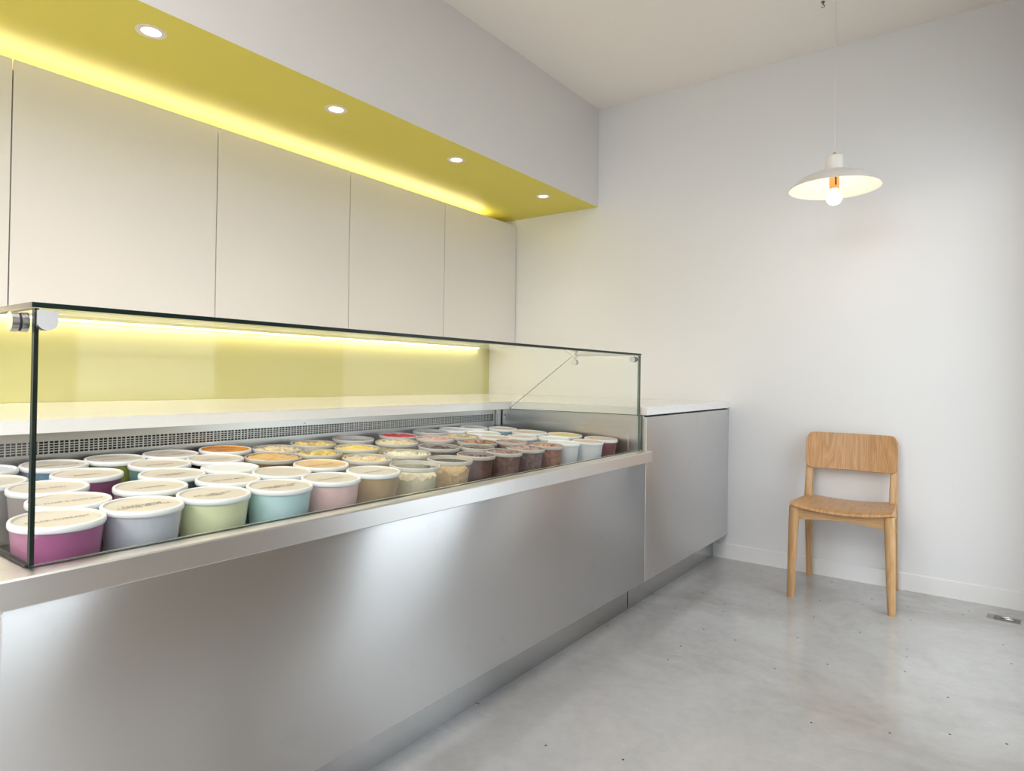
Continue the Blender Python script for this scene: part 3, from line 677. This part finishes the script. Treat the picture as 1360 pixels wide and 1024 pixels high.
# seat
b = NB(); nu, nv = 26, 20; th = .0130
def seat_xy(u, v):     # u,v in -1..1 -> rounded trapezoid
    hw = .231-.020*(v+1)/2
    # squircle mapping to round the corners
    x = u; y = v; k = .055
    cx = x*math.sqrt(1-k*y*y*y*y*1.0); cy = y*math.sqrt(1-k*x*x*x*x*1.0)
    return cx*hw, -.016+cy*.230
top = [[None]*(nv+1) for _ in range(nu+1)]; bot = [[None]*(nv+1) for _ in range(nu+1)]
for i in range(nu+1):
    for j in range(nv+1):
        u, v = -1+2*i/nu, -1+2*j/nv; x, y = seat_xy(u, v); z = seat_z(x, y)
        if v < -.75: z -= .008*((-.75-v)/.25)**2      # waterfall front edge
        top[i][j] = b.verts.new((x, y, z+th)); bot[i][j] = b.verts.new((x, y, z))
for i in range(nu):
    for j in range(nv):
        b.faces.new((top[i][j], top[i+1][j], top[i+1][j+1], top[i][j+1])); b.faces.new((bot[i][j], bot[i][j+1], bot[i+1][j+1], bot[i+1][j]))
for i in range(nu):
    b.faces.new((top[i][0], bot[i][0], bot[i+1][0], top[i+1][0])); b.faces.new((top[i+1][nv], bot[i+1][nv], bot[i][nv], top[i][nv]))
for j in range(nv):
    b.faces.new((top[0][j+1], bot[0][j+1], bot[0][j], top[0][j])); b.faces.new((top[nu][j], bot[nu][j], bot[nu][j+1], top[nu][j+1]))
se = obj('seat', b, M_OAK, CH, True)
md = se.modifiers.new('bev', 'BEVEL'); md.width = .004; md.segments = 3; md.limit_method = 'ANGLE'
# aprons
def apron(p0, p1, zt0, zt1, h0, h1, hm, t_=.011, name='apron'):
    bm = NB(); n_ = 14; A = Vector(p0); B = Vector(p1); d = (B-A); nn = Vector((-d.y, d.x)).normalized()*t_
    rings = []
    for i in range(n_+1):
        f_ = i/n_; p = A+d*f_; x, y = p; zt = min(seat_z(x, y)-.0005, 9); zb = (zt0 if False else 0)
        hb_ = h0+(h1-h0)*f_ - (h0-hm)*math.sin(math.pi*f_)
        zl = zt1-hb_
        rings.append([bm.verts.new((x+nn.x*k, y+nn.y*k, z_)) for k, z_ in ((-1, zl), (1, zl), (1, zt), (-1, zt))])
    for a, c_ in zip(rings, rings[1:]):
        for i in range(4): j = (i+1) % 4; bm.faces.new((a[i], a[j], c_[j], c_[i]))
    bm.faces.new(rings[0][::-1]); bm.faces.new(rings[-1]); obj(name, bm, M_OAK3, CH)
apron((-.19, -.208), (.19, -.208), 0, .455, .066, .066, .052)
apron((-.17, .150), (.17, .150), 0, .44, .055, .055, .055)
apron((-.208, -.19), (-.204, .135), 0, .45, .060, .060, .052)
apron((.208, -.19), (.204, .135), 0, .45, .060, .060, .052)
# backrest: bent plywood, rounded corners
b = NB(); nu, nv = 30, 14; hw, z0, z1, rc = .2185, .607, .801, .036
F_ = []; B_ = []
for i in range(nu+1):
    rf, rb_ = [], []
    for j in range(nv+1):
        u = -1+2*i/nu; x = math.sin(u*math.pi/2*.999)*hw if abs(u) > 2 else u*hw
        zlo, zhi = z0, z1; dx = hw-abs(x)
        if dx < rc: q = rc-math.sqrt(max(0, rc*rc-(rc-dx)**2)); zlo += q; zhi -= q
        z = zlo+(zhi-zlo)*j/nv; yc = .180+(z-.607)*.12 - .030*(x/hw)**2
        rf.append(b.verts.new((x, yc-.006, z))); rb_.append(b.verts.new((x, yc+.006, z)))
    F_.append(rf); B_.append(rb_)
for i in range(nu):
    for j in range(nv):
        b.faces.new((F_[i][j], F_[i+1][j], F_[i+1][j+1], F_[i][j+1])); b.faces.new((B_[i][j], B_[i][j+1], B_[i+1][j+1], B_[i+1][j]))
    b.faces.new((F_[i][0], B_[i][0], B_[i+1][0], F_[i+1][0])); b.faces.new((F_[i+1][nv], B_[i+1][nv], B_[i][nv], F_[i][nv]))
for j in range(nv):
    b.faces.new((F_[0][j+1], B_[0][j+1], B_[0][j], F_[0][j])); b.faces.new((F_[nu][j], B_[nu][j], B_[nu][j+1], F_[nu][j+1]))
bmesh.ops.remove_doubles(b, verts=b.verts, dist=.0004)
o = obj('backrest', b, M_OAK, CH, True); md = o.modifiers.new('bev', 'BEVEL'); md.width = .003; md.segments = 3; md.limit_method = 'ANGLE'
for s in (-1, 1):
    for fy in (-.221, .214):
        b = NB(); cyl(b, (s*(.219 if fy < 0 else .205), fy, -.0005), (s*(.219 if fy < 0 else .205), fy, .003), .012, 16); obj('glide', b, M_RUB, CH, True)

# ------------------------------------------------------------------ pendant lamp
PX, PY = 2.5555, -.62
L = thing('pendant_lamp', 'white shallow dish pendant lamp with bare glowing bulb hanging in the room corner', 'lamp', (PX, PY, 1.985))
b = NB()
prof = [(.030, .080), (.085, .072), (.142, .050), (.1975, .0), (.1962, -.0012), (.140, .0465), (.085, .0685), (.030, .0765)]
lathe(b, prof, 64, closed=True); obj('shade', b, M_PEND, L, True)
b = NB(); lathe(b, [(0, .152), (.034, .152), (.037, .149), (.037, .070), (.0355, .069), (0, .069)], 40); obj('neck', b, M_PEND, L, True)
b = NB(); lathe(b, [(0, .068), (.0215, .068), (.0215, .010), (.019, -.004), (0, -.004)], 32); so = obj('socket', b, M_COP, L, True)
b = NB(); box(b, .0210, .0225, -.0030, .0030, .012, .066); obj('socket_slot', b, M_DARK, so).rotation_euler = (0, 0, R(-62))
b = NB(); bc = -.044; br = .0335
lathe(b, [(0, bc-br)]+[(br*math.sin(R(a)), bc-br*math.cos(R(a))) for a in range(10, 151, 10)]+[(.0145, bc+.034), (.0145, -.002), (0, -.002)], 32); obj('bulb', b, M_BULB, L, True)
b = NB(); cyl(b, (0, 0, .152), (0, 0, .163), .008, 16); cyl(b, (0, 0, .163), (0, 0, .170), .005, 16); cyl(b, (-.009, 0, .156), (-.016, 0, .156), .003, 12); obj('cord_grip', b, M_BRA, L, True)
b = NB(); cyl(b, (0, 0, .168), (0, 0, ZC-1.985-.02), .0028, 10); obj('cord', b, M_CORD, L, True)
b = NB(); lathe(b, [(0, ZC-1.985-.025), (.045, ZC-1.985-.025), (.050, ZC-1.985-.020), (.050, ZC-1.985-.0005), (0, ZC-1.985-.0005)], 32); obj('canopy', b, M_PEND, L, True)
hk = thing('ceiling_hook', 'small brown hook in the ceiling at the top edge, left of the lamp cord', 'hook', (2.478, -.505, ZC))
b = NB(); cyl(b, (0, 0, -.0005), (0, 0, -.004), .008, 14); cyl(b, (0, 0, -.004), (0, 0, -.016), .002, 10)
pr = None
for a in range(0, 271, 30):
    p = Vector((.007*math.sin(R(a)), 0, -.023+.007*math.cos(R(a))))
    if pr is not None: cyl(b, pr, p, .0018, 8)
    pr = p
obj('hook_body', b, mat('bronze', (.25, .15, .08), .4, 1.), hk, True)
# ------------------------------------------------------------------ floor outlet
FO = thing('floor_outlet', 'small metal floor outlet cover set in the concrete near the end wall', 'outlet', (3.205, -.200, 0), R(-4))
b = NB(); box(b, -.062, .062, -.036, .036, .0002, .0022, bev=.0006); obj('cover_plate', b, mat('worn_zinc', (.36, .36, .35), .4, 1.), FO)
b = NB(); box(b, -.030, .060, -.030, .030, .0022, .0040, bev=.0005); fl_ = obj('flap', b, mat('worn_zinc_dark', (.24, .235, .23), .45, 1.), FO)
b = NB(); n_ = 28
for i in range(n_):
    a0, a1 = 2*math.pi*i/n_, 2*math.pi*(i+1)/n_
    cyl(b, (.016+.026*math.cos(a0), .012*math.sin(a0), .0055), (.016+.026*math.cos(a1), .012*math.sin(a1), .0055), .0024, 8)
obj('ring_pull', b, M_CHR, fl_, True)
b = NB(); box(b, -.034, -.0315, -.034, .034, .0022, .0026); box(b, -.0315, .061, -.034, -.0315, .0022, .0026); obj('flap_gap', b, M_DARK, FO)
